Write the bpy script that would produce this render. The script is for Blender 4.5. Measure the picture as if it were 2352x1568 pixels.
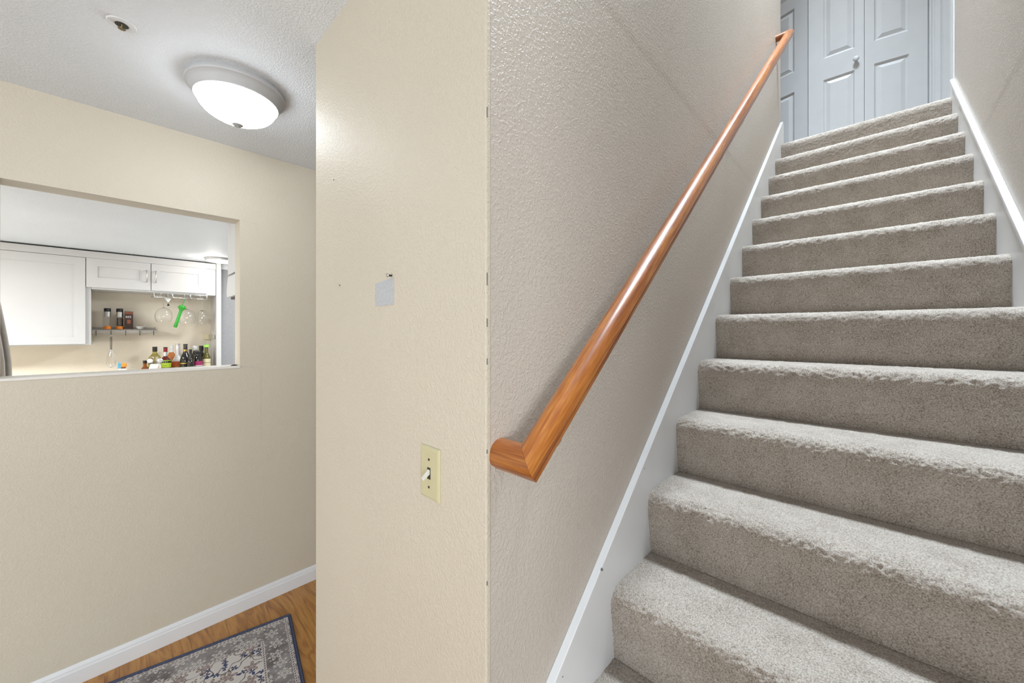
import bpy, bmesh, math, random
import numpy as np
from mathutils import Vector, Matrix
random.seed(7); RNG = np.random.default_rng(11)
PI = math.pi
for o in list(bpy.data.objects): bpy.data.objects.remove(o)
SC = bpy.context.scene; COL = SC.collection

# ------------------------------------------------------------------ camera, world, lights, exposure
cd = bpy.data.cameras.new('camera'); cam = bpy.data.objects.new('camera', cd); COL.objects.link(cam)
cam.location = (0, 0, 1.5); cam.rotation_euler = (PI / 2, 0, 0.760857)
cd.sensor_width = 36; cd.lens = 877.213 / 2352 * 36; cd.shift_y = -22.6 / 2352; cd.clip_start = 0.01
SC.camera = cam
w = bpy.data.worlds.new('world'); SC.world = w; w.use_nodes = True
w.node_tree.nodes['Background'].inputs[0].default_value = (0.95, 0.97, 1, 1)
w.node_tree.nodes['Background'].inputs[1].default_value = 0.6
vs = SC.view_settings; vs.view_transform = 'Standard'; vs.look = 'None'; vs.gamma = 1; vs.use_curve_mapping = False
vs.exposure = 0.0

def light(name, typ, loc, energy, color=(1, 1, 1), rot=(0, 0, 0), size=0.3, size_y=None, shape=None, spread=None):
    l = bpy.data.lights.new(name, typ); l.energy = energy; l.color = color
    o = bpy.data.objects.new(name, l); COL.objects.link(o); o.location = loc; o.rotation_euler = rot
    if typ == 'AREA':
        l.shape = shape or 'RECTANGLE'; l.size = size
        if size_y: l.size_y = size_y
        if spread: l.spread = spread
    else: l.shadow_soft_size = size
    return o
# added fill: unseen area lights behind and beside the camera, daylight tinted
light('back_fill_light', 'AREA', (-0.6, -3.9, 1.35), 60, (0.92, 0.97, 1), (PI / 2 + 0.25, 0, 0), 2.6, 1.7)
light('side_fill_light', 'AREA', (2.9, -1.9, 1.35), 112, (0.92, 0.97, 1), (PI / 2, 0, PI / 2), 2.0, 1.6)
# ceiling lamp above the flight, daylight white
light('stairwell_lamp', 'AREA', (-0.1, 2.5, 7.2), 128, (0.78, 0.90, 1), (0, 0, 0), 0.80, None, 'DISK', 1.3)
light('landing_lamp', 'AREA', (-0.25, 3.9, 5.6), 5, (0.9, 0.95, 1), (0, 0, 0), 0.3, None, 'DISK')
# kitchen ceiling lamps
light('kitchen_lamp', 'AREA', (-3.7, -1.7, 2.19), 88, (0.95, 0.98, 1), (0, 0, 0), 0.5, None, 'DISK')
light('kitchen_lamp', 'AREA', (-3.75, 1.45, 2.19), 34, (0.95, 0.98, 1), (0, 0, 0), 0.5, None, 'DISK')
light('disk_lamp_glow', 'POINT', (-4.60, 0.68, 2.13), 2.6, (1, 0.95, 0.88), size=0.05)
# foyer dome lamp bulb light (the glass itself glows too)

# ------------------------------------------------------------------ materials
def newmat(name):
    m = bpy.data.materials.new(name); m.use_nodes = True
    nt = m.node_tree; return m, nt, nt.nodes['Principled BSDF']
def N(nt, typ, **kw):
    n = nt.nodes.new(typ)
    for k, v in kw.items():
        if k.startswith('i_'): n.inputs[int(k[2:]) if k[2:].isdigit() else k[2:]].default_value = v
        else: setattr(n, k, v)
    return n
def L(nt, a, b): nt.links.new(a, b)
def coords(nt, scale=(1, 1, 1), rot=(0, 0, 0), kind='Object'):
    tc = N(nt, 'ShaderNodeTexCoord'); mp = N(nt, 'ShaderNodeMapping')
    mp.inputs['Scale'].default_value = scale; mp.inputs['Rotation'].default_value = rot
    L(nt, tc.outputs[kind], mp.inputs[0]); return mp.outputs[0]
def ramp(nt, fac, stops, interp='LINEAR'):
    r = N(nt, 'ShaderNodeValToRGB'); r.color_ramp.interpolation = interp
    e = r.color_ramp.elements
    while len(e) > 1: e.remove(e[-1])
    e[0].position, e[0].color = stops[0][0], (*stops[0][1], 1)
    for p, c in stops[1:]:
        x = e.new(p); x.color = (*c, 1)
    L(nt, fac, r.inputs[0]); return r.outputs[0]
def plain(name, col, rough=0.5, metal=0.0, spec=0.5, noise=0.04, nscale=40, bump=0.0, bscale=200, trans=0, ior=1.45, coat=0, alpha=1):
    m, nt, b = newmat(name)
    b.inputs['Roughness'].default_value = rough; b.inputs['Metallic'].default_value = metal
    b.inputs['Specular IOR Level'].default_value = spec
    b.inputs['Transmission Weight'].default_value = trans; b.inputs['IOR'].default_value = ior
    b.inputs['Coat Weight'].default_value = coat
    c = coords(nt)
    if noise:
        n = N(nt, 'ShaderNodeTexNoise'); n.inputs['Scale'].default_value = nscale; n.inputs['Detail'].default_value = 3
        L(nt, c, n.inputs[0])
        lo = tuple(max(0, x * (1 - noise)) for x in col); hi = tuple(min(1, x * (1 + noise)) for x in col)
        L(nt, ramp(nt, n.outputs[0], [(0.3, lo), (0.7, hi)]), b.inputs['Base Color'])
    else: b.inputs['Base Color'].default_value = (*col, 1)
    if bump:
        n = N(nt, 'ShaderNodeTexNoise'); n.inputs['Scale'].default_value = bscale; L(nt, c, n.inputs[0])
        bp = N(nt, 'ShaderNodeBump'); bp.inputs['Strength'].default_value = bump; bp.inputs['Distance'].default_value = 0.002
        L(nt, n.outputs[0], bp.inputs['Height']); L(nt, bp.outputs[0], b.inputs['Normal'])
    return m
def plaster(name, col, rough=0.5, spec=0.4, s1=70, dist=0.0025, strength=0.8, knock=0.5, var=0.03, stretch=(1, 1, 1), seam=None, thr=(0.42, 0.62)):
    m, nt, b = newmat(name)
    b.inputs['Roughness'].default_value = rough; b.inputs['Specular IOR Level'].default_value = spec
    c = coords(nt, stretch)
    big = N(nt, 'ShaderNodeTexNoise'); big.inputs['Scale'].default_value = 1.3; big.inputs['Detail'].default_value = 3; L(nt, c, big.inputs[0])
    L(nt, ramp(nt, big.outputs[0], [(0.3, tuple(x * (1 - var) for x in col)), (0.7, tuple(x * (1 + var) for x in col))]), b.inputs['Base Color'])
    n1 = N(nt, 'ShaderNodeTexNoise'); n1.inputs['Scale'].default_value = s1; n1.inputs['Detail'].default_value = 2.5; n1.inputs['Distortion'].default_value = 0.5; L(nt, c, n1.inputs[0])
    r1 = N(nt, 'ShaderNodeMapRange', interpolation_type='SMOOTHSTEP'); r1.inputs[1].default_value = thr[0]; r1.inputs[2].default_value = thr[1]; L(nt, n1.outputs[0], r1.inputs[0])
    n2 = N(nt, 'ShaderNodeTexNoise'); n2.inputs['Scale'].default_value = s1 * 2.3; n2.inputs['Detail'].default_value = 2; L(nt, c, n2.inputs[0])
    ad = N(nt, 'ShaderNodeMath', operation='MULTIPLY_ADD'); L(nt, n2.outputs[0], ad.inputs[0]); ad.inputs[1].default_value = 1 - knock; L(nt, r1.outputs[0], ad.inputs[2])
    h = ad.outputs[0]
    if seam is not None:                       # a shallow drywall joint running along the wall at one height
        sp = N(nt, 'ShaderNodeSeparateXYZ'); tc = N(nt, 'ShaderNodeTexCoord'); L(nt, tc.outputs['Object'], sp.inputs[0])
        mr = N(nt, 'ShaderNodeMapRange', interpolation_type='SMOOTHSTEP'); mr.inputs[1].default_value = seam - 0.03; mr.inputs[2].default_value = seam + 0.015
        mr.inputs[3].default_value = 0; mr.inputs[4].default_value = 2.2; L(nt, sp.outputs[2], mr.inputs[0])
        a2 = N(nt, 'ShaderNodeMath', operation='ADD'); L(nt, h, a2.inputs[0]); L(nt, mr.outputs[0], a2.inputs[1]); h = a2.outputs[0]
    bp = N(nt, 'ShaderNodeBump'); bp.inputs['Strength'].default_value = strength; bp.inputs['Distance'].default_value = dist
    L(nt, h, bp.inputs['Height']); L(nt, bp.outputs[0], b.inputs['Normal'])
    return m
def emit(name, col, strength):
    m, nt, b = newmat(name)
    b.inputs['Base Color'].default_value = (*col, 1); b.inputs['Emission Color'].default_value = (*col, 1); b.inputs['Emission Strength'].default_value = strength
    b.inputs['Roughness'].default_value = 0.25
    return m
def glass(name, col=(1, 1, 1), rough=0.02, thin=True):
    m, nt, b = newmat(name)
    b.inputs['Base Color'].default_value = (*col, 1); b.inputs['Roughness'].default_value = rough
    b.inputs['Transmission Weight'].default_value = 1; b.inputs['IOR'].default_value = 1.45
    return m
def wood(name, stops, rough=0.35, rot=(0, 0, 0), sc=(1, 1, 1), ring=14, coat=0.3, perobj=False, fig=3.0, bump=0.15):
    # grain runs along the first mapped axis
    m, nt, b = newmat(name)
    tc = N(nt, 'ShaderNodeTexCoord'); mp = N(nt, 'ShaderNodeMapping'); mp.inputs['Rotation'].default_value = rot
    v = tc.outputs['Object']
    if perobj:
        oi = N(nt, 'ShaderNodeObjectInfo'); cb = N(nt, 'ShaderNodeVectorMath', operation='SCALE'); cb.inputs[0].default_value = (31, 57, 13)
        L(nt, oi.outputs['Random'], cb.inputs['Scale']); ad = N(nt, 'ShaderNodeVectorMath', operation='ADD'); L(nt, v, ad.inputs[0]); L(nt, cb.outputs[0], ad.inputs[1]); v = ad.outputs[0]
    L(nt, v, mp.inputs[0])
    m2 = N(nt, 'ShaderNodeMapping'); m2.inputs['Scale'].default_value = sc; L(nt, mp.outputs[0], m2.inputs[0])
    n1 = N(nt, 'ShaderNodeTexNoise'); n1.inputs['Scale'].default_value = 1; n1.inputs['Detail'].default_value = 4; n1.inputs['Distortion'].default_value = 0.6; L(nt, m2.outputs[0], n1.inputs[0])
    mu = N(nt, 'ShaderNodeMath', operation='MULTIPLY'); mu.inputs[1].default_value = ring; L(nt, n1.outputs[0], mu.inputs[0])
    pp = N(nt, 'ShaderNodeMath', operation='PINGPONG'); pp.inputs[1].default_value = 1; L(nt, mu.outputs[0], pp.inputs[0])
    m3 = N(nt, 'ShaderNodeMapping'); m3.inputs['Scale'].default_value = tuple(s * f for s, f in zip(sc, (2.2, 9, 9))); L(nt, mp.outputs[0], m3.inputs[0])
    n2 = N(nt, 'ShaderNodeTexNoise'); n2.inputs['Scale'].default_value = 1; n2.inputs['Detail'].default_value = 3; L(nt, m3.outputs[0], n2.inputs[0])
    mx = N(nt, 'ShaderNodeMath', operation='MULTIPLY_ADD'); mx.inputs[1].default_value = 0.42; L(nt, pp.outputs[0], mx.inputs[0])
    s2 = N(nt, 'ShaderNodeMath', operation='MULTIPLY'); s2.inputs[1].default_value = 0.62; L(nt, n2.outputs[0], s2.inputs[0]); L(nt, s2.outputs[0], mx.inputs[2])
    L(nt, ramp(nt, mx.outputs[0], stops), b.inputs['Base Color'])
    b.inputs['Roughness'].default_value = rough; b.inputs['Coat Weight'].default_value = coat; b.inputs['Coat Roughness'].default_value = 0.18
    bp = N(nt, 'ShaderNodeBump'); bp.inputs['Strength'].default_value = bump; bp.inputs['Distance'].default_value = 0.0008; L(nt, mx.outputs[0], bp.inputs['Height']); L(nt, bp.outputs[0], b.inputs['Normal'])
    return m

CREAM = (0.60, 0.538, 0.440)
M = {}
M['cream'] = plaster('cream_wall_paint', CREAM, 0.48, 0.45, 150, 0.0007, 0.5, 0.4)
M['cream_end'] = plaster('cream_wall_end_paint', CREAM, 0.56, 0.42, 150, 0.0009, 0.6, 0.45)
M['taupe'] = plaster('taupe_stair_paint', (0.55, 0.492, 0.432), 0.5, 0.42, 125, 0.0009, 0.75, 0.55, seam=2.39, thr=(0.46, 0.6))
M['ceiling'] = plaster('ceiling_texture', (0.80, 0.825, 0.86), 0.6, 0.3, 150, 0.0012, 0.75, 0.35)
M['kitchen_wall'] = plaster('kitchen_wall_paint', (0.80, 0.72, 0.59), 0.45, 0.4, 90, 0.001, 0.4)
M['grey_wall'] = plain('grey_wall_paint', (0.36, 0.36, 0.37), 0.5)
M['white'] = plain('white_trim_paint', (0.74, 0.745, 0.76), 0.38, noise=0.02, nscale=6, bump=0.03, bscale=60)
M['sill'] = plain('warm_white_sill_paint', (0.74, 0.71, 0.66), 0.4, noise=0.02, nscale=6)
M['skirt'] = plain('white_skirt_paint', (0.74, 0.745, 0.755), 0.4, noise=0.03, nscale=5, bump=0.03, bscale=50)
M['door'] = plain('door_paint', (0.60, 0.612, 0.628), 0.42, noise=0.02, nscale=8, bump=0.03, bscale=90)
M['cabinet'] = plain('cabinet_paint', (0.68, 0.675, 0.67), 0.35, noise=0.015, nscale=5)
M['counter'] = plain('counter_stone', (0.80, 0.78, 0.74), 0.3, noise=0.08, nscale=60)
M['steel'] = plain('brushed_steel', (0.55, 0.54, 0.52), 0.32, 1.0, noise=0.06, nscale=90)
M['chrome'] = plain('chrome', (0.75, 0.75, 0.75), 0.12, 1.0, noise=0)
M['shelf_steel'] = plain('shelf_steel', (0.40, 0.37, 0.33), 0.45, 0.35, noise=0.05, nscale=60)
M['brass'] = plain('brass', (0.42, 0.34, 0.16), 0.3, 1.0, noise=0.1, nscale=200)
M['darkbrass'] = plain('dark_brass', (0.20, 0.155, 0.075), 0.35, 0.9, noise=0.15, nscale=200)  # darker brass for the sprinkler head
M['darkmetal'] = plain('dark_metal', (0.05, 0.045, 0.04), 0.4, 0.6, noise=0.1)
M['black'] = plain('black_plastic', (0.02, 0.02, 0.02), 0.3, noise=0)
M['ivory'] = plain('ivory_plastic', (0.55, 0.50, 0.31), 0.3, noise=0.02)
M['toggle'] = plain('toggle_plastic', (0.72, 0.71, 0.66), 0.3, noise=0)
M['plate_white'] = plain('white_enamel', (0.72, 0.72, 0.73), 0.35, noise=0.01)
M['pan'] = plain('satin_grey_white_enamel', (0.52, 0.52, 0.53), 0.45, noise=0.01)
M['finial'] = plain('grey_enamel', (0.42, 0.42, 0.43), 0.4, noise=0)
M['crack'] = plain('plaster_crack_line', (0.50, 0.45, 0.37), 0.6, noise=0.1)
M['chip'] = plain('bare_corner_bead', (0.22, 0.22, 0.21), 0.5, 0.4, noise=0.2, nscale=300)
M['patch'] = plain('bare_paper', (0.47, 0.48, 0.495), 0.8, noise=0.08, nscale=120, bump=0.6, bscale=260)
M['orange'] = plain('orange_plastic', (0.85, 0.25, 0.03), 0.35, noise=0)
M['glass'] = glass('clear_glass')
M['coffee'] = plain('coffee_beans', (0.07, 0.03, 0.012), 0.5, noise=0.5, nscale=300)
M['boxbrown'] = plain('dark_box_print', (0.05, 0.025, 0.018), 0.45, noise=0.2, nscale=60)
M['boxred'] = plain('red_brown_print', (0.28, 0.09, 0.05), 0.45, noise=0.2, nscale=60)
M['paper'] = plain('white_paper', (0.78, 0.78, 0.76), 0.7, noise=0.02)
M['ceramic'] = plain('white_ceramic', (0.80, 0.79, 0.77), 0.15, noise=0)
M['green'] = plain('green_plastic', (0.045, 0.40, 0.04), 0.3, noise=0.05)
M['lime'] = plain('lime_label', (0.42, 0.60, 0.04), 0.4, noise=0.05)
M['limecap'] = plain('lime_cap', (0.35, 0.72, 0.12), 0.35, noise=0)
M['red'] = plain('red_capsule', (0.24, 0.02, 0.025), 0.35, noise=0.1)
M['blue'] = plain('blue_wrapper', (0.12, 0.42, 0.62), 0.35, noise=0.15, nscale=80)
M['orangewrap'] = plain('orange_wrapper', (0.9, 0.36, 0.06), 0.35, noise=0.15, nscale=80)
M['amber'] = plain('amber_liquid', (0.50, 0.15, 0.03), 0.1, trans=0.55, noise=0, ior=1.36)
M['peach'] = plain('peach_liquid', (0.72, 0.27, 0.08), 0.12, trans=0.4, noise=0, ior=1.36)
M['oil'] = plain('oil_liquid', (0.55, 0.50, 0.14), 0.1, trans=0.6, noise=0, ior=1.4)
M['dkred'] = plain('dark_red_liquid', (0.16, 0.03, 0.02), 0.1, trans=0.3, noise=0, ior=1.36)
M['darkglass'] = plain('dark_bottle_glass', (0.012, 0.010, 0.008), 0.06, noise=0, coat=0.6)
M['oliveglass'] = plain('olive_bottle_glass', (0.16, 0.15, 0.03), 0.08, noise=0, trans=0.35)
M['foil'] = plain('silver_foil', (0.78, 0.78, 0.80), 0.3, 0.75, noise=0.1, nscale=120)
M['gold'] = plain('gold_seal', (0.60, 0.42, 0.15), 0.3, 1.0, noise=0)
M['magenta'] = plain('magenta_label', (0.35, 0.03, 0.12), 0.4, noise=0.1)
M['cream_label'] = plain('cream_label', (0.70, 0.64, 0.42), 0.5, noise=0.05)
M['red_label'] = plain('orange_red_label', (0.62, 0.13, 0.04), 0.45, noise=0.1)
M['tray'] = plain('taupe_tray', (0.34, 0.31, 0.28), 0.4, noise=0.04)
M['tray_edge'] = plain('pale_tray_edge', (0.55, 0.52, 0.48), 0.4, noise=0.04)
M['dome'] = emit('lit_dome_glass', (0.88, 0.95, 1.0), 23.0)
M['disk'] = emit('lit_disk_diffuser', (1, 0.97, 0.93), 5.0)
SLOPE = math.atan2(0.19, 0.228906)
oak = [(0.15, (0.14, 0.033, 0.006)), (0.40, (0.26, 0.072, 0.010)), (0.62, (0.35, 0.112, 0.017)), (0.90, (0.46, 0.185, 0.034))]
M['oak_rail'] = wood('oak_rail', oak, 0.3, (-SLOPE, 0, 0), (42, 2.2, 42), 7, 0.5)
M['oak_return'] = wood('oak_return', oak, 0.3, (-SLOPE, 0, 0), (4, 60, 60), 8, 0.4)
plank_cols = [(0.10, (0.19, 0.070, 0.014)), (0.36, (0.36, 0.152, 0.032)), (0.62, (0.47, 0.220, 0.050)), (0.95, (0.56, 0.29, 0.08))]
M['plank'] = wood('floor_plank_wood', plank_cols, 0.32, (0, 0, 0), (2.2, 16, 16), 11, 0.15, True)
M['living_bounce'] = plain('living_floor_bounce', (0.55, 0.54, 0.53), 0.9, noise=0.1, nscale=200)  # unseen floor, pale grey chosen to bounce neutral light into the foyer
M['living_wall'] = plain('living_room_wall', (0.74, 0.73, 0.71), 0.5)
M['kitchen_bounce'] = plain('kitchen_floor_bounce', (0.52, 0.52, 0.52), 0.4, noise=0.1, nscale=12)  # unseen floor, neutral tone chosen so bounced light stays less warm
M['subfloor'] = plain('subfloor', (0.10, 0.06, 0.03), 0.8)

# carpet pile
def carpet_mat():
    m, nt, b = newmat('greige_carpet_pile')
    c = coords(nt)
    n = N(nt, 'ShaderNodeTexNoise'); n.inputs['Scale'].default_value = 330; n.inputs['Detail'].default_value = 2; L(nt, c, n.inputs[0])
    n2 = N(nt, 'ShaderNodeTexNoise'); n2.inputs['Scale'].default_value = 14; n2.inputs['Detail'].default_value = 3; L(nt, c, n2.inputs[0])
    ad = N(nt, 'ShaderNodeMath', operation='MULTIPLY_ADD'); ad.inputs[1].default_value = 0.25; L(nt, n2.outputs[0], ad.inputs[0]); L(nt, n.outputs[0], ad.inputs[2])
    L(nt, ramp(nt, ad.outputs[0], [(0.40, (0.17, 0.14, 0.112)), (0.60, (0.335, 0.29, 0.246)), (0.80, (0.46, 0.415, 0.37))]), b.inputs['Base Color'])
    b.inputs['Roughness'].default_value = 0.95; b.inputs['Specular IOR Level'].default_value = 0.1
    b.inputs['Sheen Weight'].default_value = 0.25; b.inputs['Sheen Roughness'].default_value = 0.6
    bp = N(nt, 'ShaderNodeBump'); bp.inputs['Strength'].default_value = 0.6; bp.inputs['Distance'].default_value = 0.0015; L(nt, n.outputs[0], bp.inputs['Height']); L(nt, bp.outputs[0], b.inputs['Normal'])
    return m
M['carpet'] = carpet_mat()

# ------------------------------------------------------------------ mesh helpers
class MB:
    def __init__(s): s.v = []; s.f = []
    def add(s, v, f):
        o = len(s.v); s.v += [tuple(x) for x in v]; s.f += [tuple(i + o for i in q) for q in f]; return s
    def box(s, a, b):
        (x0, y0, z0), (x1, y1, z1) = a, b
        return s.add([(x0, y0, z0), (x1, y0, z0), (x1, y1, z0), (x0, y1, z0), (x0, y0, z1), (x1, y0, z1), (x1, y1, z1), (x0, y1, z1)],
                     [(0, 3, 2, 1), (4, 5, 6, 7), (0, 1, 5, 4), (1, 2, 6, 5), (2, 3, 7, 6), (3, 0, 4, 7)])
    def lathe(s, prof, n=24, c=(0, 0, 0), axis='z'):
        o = len(s.v); k = len(prof)
        for i in range(n):
            a = 2 * PI * i / n; ca, sa = math.cos(a), math.sin(a)
            for r, z in prof:
                p = (r * ca, r * sa, z)
                if axis == 'x': p = (z, r * ca, r * sa)
                if axis == 'y': p = (r * sa, z, r * ca)
                s.v.append((p[0] + c[0], p[1] + c[1], p[2] + c[2]))
        for i in range(n):
            j = (i + 1) % n
            for q in range(k - 1): s.f.append((o + i * k + q, o + j * k + q, o + j * k + q + 1, o + i * k + q + 1))
        return s
    def tube(s, pts, r, n=8, cap=True):
        pts = [Vector(p) for p in pts]; o = len(s.v); m = len(pts)
        up = Vector((0, 0, 1)); prev = None
        for i, p in enumerate(pts):
            t = ((pts[min(i + 1, m - 1)] - pts[max(i - 1, 0)])).normalized()
            if prev is None:
                a = t.cross(up) if abs(t.dot(up)) < 0.95 else t.cross(Vector((1, 0, 0)))
            else: a = prev - t * prev.dot(t)
            a.normalize(); prev = a; b = t.cross(a)
            rr = r[i] if isinstance(r, (list, tuple)) else r
            for k in range(n):
                q = 2 * PI * k / n; s.v.append(tuple(p + (a * math.cos(q) + b * math.sin(q)) * rr))
        for i in range(m - 1):
            for k in range(n):
                l = (k + 1) % n; s.f.append((o + i * n + k, o + i * n + l, o + (i + 1) * n + l, o + (i + 1) * n + k))
        if cap: s.f.append(tuple(o + k for k in range(n))[::-1]); s.f.append(tuple(o + (m - 1) * n + k for k in range(n)))
        return s
    def prism(s, poly, a, b, axis):      # polygon in the two other axes, extruded along axis from a to b
        n = len(poly); o = len(s.v)
        def P(u, v, t): return {'x': (t, u, v), 'y': (u, t, v), 'z': (u, v, t)}[axis]
        for t in (a, b):
            for u, v in poly: s.v.append(P(u, v, t))
        for i in range(n):
            j = (i + 1) % n; s.f.append((o + i, o + j, o + n + j, o + n + i))
        s.f.append(tuple(o + i for i in range(n))[::-1]); s.f.append(tuple(o + n + i for i in range(n)))
        return s
    def build(s, name, mat, parent=None, smooth=None, bevel=0, loc=None, label=None):
        me = bpy.data.meshes.new(name); me.from_pydata(s.v, [], s.f)
        bm = bmesh.new(); bm.from_mesh(me); bmesh.ops.recalc_face_normals(bm, faces=bm.faces)
        if smooth is not None:
            for f in bm.faces: f.smooth = True
            for e in bm.edges:
                if len(e.link_faces) == 2 and e.calc_face_angle(0) > math.radians(smooth): e.smooth = False
        bm.to_mesh(me); bm.free()
        o = bpy.data.objects.new(name, me); COL.objects.link(o)
        for mm in (mat if isinstance(mat, (list, tuple)) else [mat]): me.materials.append(mm)
        if parent is not None: o.parent = parent
        if loc is not None: o.location = loc
        if bevel:
            b = o.modifiers.new('bevel', 'BEVEL'); b.width = bevel; b.segments = 2; b.limit_method = 'ANGLE'; b.angle_limit = math.radians(40)
        if label: o['label'] = label
        return o
def struct(o): o['kind'] = 'structure'; return o
def tag(o, label, cat, group=None):
    o['label'] = label; o['category'] = cat
    if group: o['group'] = group
    return o
def thing(name, loc, label, cat, group=None, rot=(0, 0, 0)):
    o = bpy.data.objects.new(name, None); COL.objects.link(o); o.location = loc; o.rotation_euler = rot; o.empty_display_size = 0.05
    return tag(o, label, cat, group)
def copy_tree(o, parent=None):
    c = o.copy(); COL.objects.link(c); c.parent = parent
    for ch in list(o.children): copy_tree(ch, c)
    return c
def sbox(name, a, b, mat, bevel=0, parent=None):
    o = MB().box(a, b).build(name, mat, parent, bevel=bevel)
    if parent is None: struct(o)
    return o

# ------------------------------------------------------------------ main dimensions
CEIL = 2.479; XWL = -2.468; XBL = -1.392; XW = -0.5291; YW = 0.4847
XL, XR = -0.5091, 0.3283; XRW = 0.340
Y0, RUN, Z0, RISE = 0.934365, 0.228906, 0.62346, 0.19
UP = Z0 + 12 * RISE                     # upper floor level 2.9035
KC = 2.206                              # kitchen ceiling

# ------------------------------------------------------------------ setting: walls
def wall_hole(name, mat, x0, x1, ys, zs):
    # slab between x0 and x1; 4 y values and 4 z values, the middle cell is the opening
    m = MB(); v = {}
    def P(i, j, k):
        if (i, j, k) not in v: v[(i, j, k)] = len(m.v); m.v.append(((x0, x1)[k], ys[i], zs[j]))
        return v[(i, j, k)]
    for i in range(3):
        for j in range(3):
            if i == 1 and j == 1: continue
            for k in (0, 1): m.f.append((P(i, j, k), P(i + 1, j, k), P(i + 1, j + 1, k), P(i, j + 1, k)))
    for i in range(3):
        for j in (0, 3): m.f.append((P(i, j, 0), P(i + 1, j, 0), P(i + 1, j, 1), P(i, j, 1)))
        for j2 in (0, 3): m.f.append((P(j2, i, 0), P(j2, i + 1, 0), P(j2, i + 1, 1), P(j2, i, 1)))
    for j in (1, 2): m.f.append((P(1, j, 0), P(2, j, 0), P(2, j, 1), P(1, j, 1)))
    for i in (1, 2): m.f.append((P(i, 1, 0), P(i, 2, 0), P(i, 2, 1), P(i, 1, 1)))
    return struct(m.build(name, mat))
wl = wall_hole('wall_left', M['cream'], XWL - 0.117, XWL, (-4.1, -0.311, 0.477, 3.0), (0, 1.305, 2.099, CEIL))
trim = MB().box((XWL - 0.125, -0.311, 1.305), (XWL + 0.003, 0.479, 1.317)).build('trim_1', M['sill'], bevel=0.002); struct(trim)   # sill board of the pass-through
# stub wall closing the space under the flight
wc = sbox('wall_center', (XBL, YW, 0), (XW + 0.0012, YW + 0.012, CEIL + 0.02), M['cream_end'], 0.003)
sbox('wall_closet', (XBL, YW + 0.012, 0), (XBL + 0.1, 3.0, CEIL + 0.02), M['cream'])
sbox('wall_stairs', (XW - 0.1, YW + 0.012, 0), (XW, 3.545, UP + 4.5), M['taupe'])
sbox('wall_right', (XRW, 0.24, 0), (XRW + 0.11, 3.585, UP + 4.5), M['taupe'])
sbox('wall_corridor', (XWL - 0.1, 2.9, 0), (XBL + 0.1, 3.0, CEIL), M['cream'])
sbox('wall_back', (-2.6, -4.1, 0), (3.1, -4.0, CEIL), M['living_wall'])
sbox('wall_living', (3.0, -4.0, 0), (3.1, 0.3, CEIL), M['living_wall'])
sbox('wall_front', (XRW + 0.11, 0.24, 0), (3.0, 0.34, CEIL), M['living_wall'])
# hairline plaster cracks by the pass-through corners; chips along the bare corner bead
for pts in (((0.482, 2.098), (0.495, 2.096), (0.530, 2.094), (0.560, 2.090)), ((0.482, 1.316), (0.490, 1.3145), (0.500, 1.310), (0.545, 1.306), (0.566, 1.300), (0.574, 1.285), (0.574, 1.20), (0.573, 1.05), (0.575, 0.90))):
    MB().tube([(XWL + 0.0001, y, z) for y, z in pts], 0.0007, 6).build('plaster_crack', M['crack'], wl)
for z, h in ((1.912, 0.010), (1.599, 0.012), (1.517, 0.008), (1.444, 0.006), (1.275, 0.004), (1.028, 0.004)):
    MB().box((XW + 0.0004, YW + 0.0010, z - h), (XW + 0.0016, YW + 0.0036, z + h)).build('paint_chip', M['chip'], wc, bevel=0.0005)
# ceilings
sbox('ceiling', (XWL - 0.117, -4.1, CEIL), (3.1, 0.50, CEIL + 0.06), M['ceiling'])
sbox('ceiling_corridor', (XWL - 0.117, 0.50, CEIL), (XW - 0.1, 3.0, CEIL + 0.06), M['ceiling'])
sbox('wall_header', (XW, 0.46, CEIL + 0.06), (XRW, 0.50, UP + 4.5), M['taupe'])
sbox('ceiling_upper', (-2.6, 0.46, UP + 4.42), (0.9, 4.8, UP + 4.5), M['ceiling'])
# floors
fl = sbox('floor', (-2.47, -4.0, -0.06), (3.0, 3.0, -0.012), M['subfloor'])
ufl = sbox('floor_upper', (-2.6, Y0 + 11 * RUN + 0.03, UP - 0.3), (0.9, 4.8, UP - 0.004), M['carpet'])
# planks: one shared mesh per length
pm = None
row_y = 0.1238 - 0.1416 * 29
rows = 50
for r in range(rows):
    y = row_y + 0.1416 * r
    if y > 2.86: break
    x = XWL + 0.012 - (r * 0.537 % 1.22)
    while x < 2.95:
        xa, xb = max(x, XWL + 0.002), min(x + 1.22, 2.99)
        keep = xb - xa > 0.05 and (y < 0.34 or xa < XBL) and (y < 0.34 or x < XBL)
        if keep and xa < 0.6 and y > -1.3 or (keep and y > -1.3 and y < 0.2 and xa < 3 and False):
            if xb - xa > 1.2:
                if pm is None:
                    pm = MB().box((0, 0, -0.012), (1.2190, 0.1412, 0)).build('plank', M['plank'], fl, bevel=0.0005); po = pm
                else:
                    po = pm.copy(); COL.objects.link(po)
                po.location = (xa, y, 0)
            else:
                po = MB().box((0, 0, -0.012), (xb - xa - 0.001, 0.1412, 0)).build('plank', M['plank'], fl, bevel=0.0005); po.location = (xa, y, 0)
            po.parent = fl
        x += 1.22
# rest of the living room floor, out of the picture
sbox('floor_living', (-2.468, -4.0, -0.012), (3.0, row_y + 0.1416 * 20 - 0.001, -0.0002), M['living_bounce'])

# baseboard with a stepped, bevelled top
def base(name, y0, y1):
    prof = [(0, 0), (0.0125, 0), (0.0125, 0.060), (0.0095, 0.064), (0.0085, 0.073), (0.005, 0.082), (0.003, 0.0865), (0, 0.0865)]
    return struct(MB().prism([(XWL + u, v) for u, v in prof], y0, y1, 'y').build(name, M['white'], bevel=0.0006))
base('baseboard_left', -4.0, 2.9)

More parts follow.
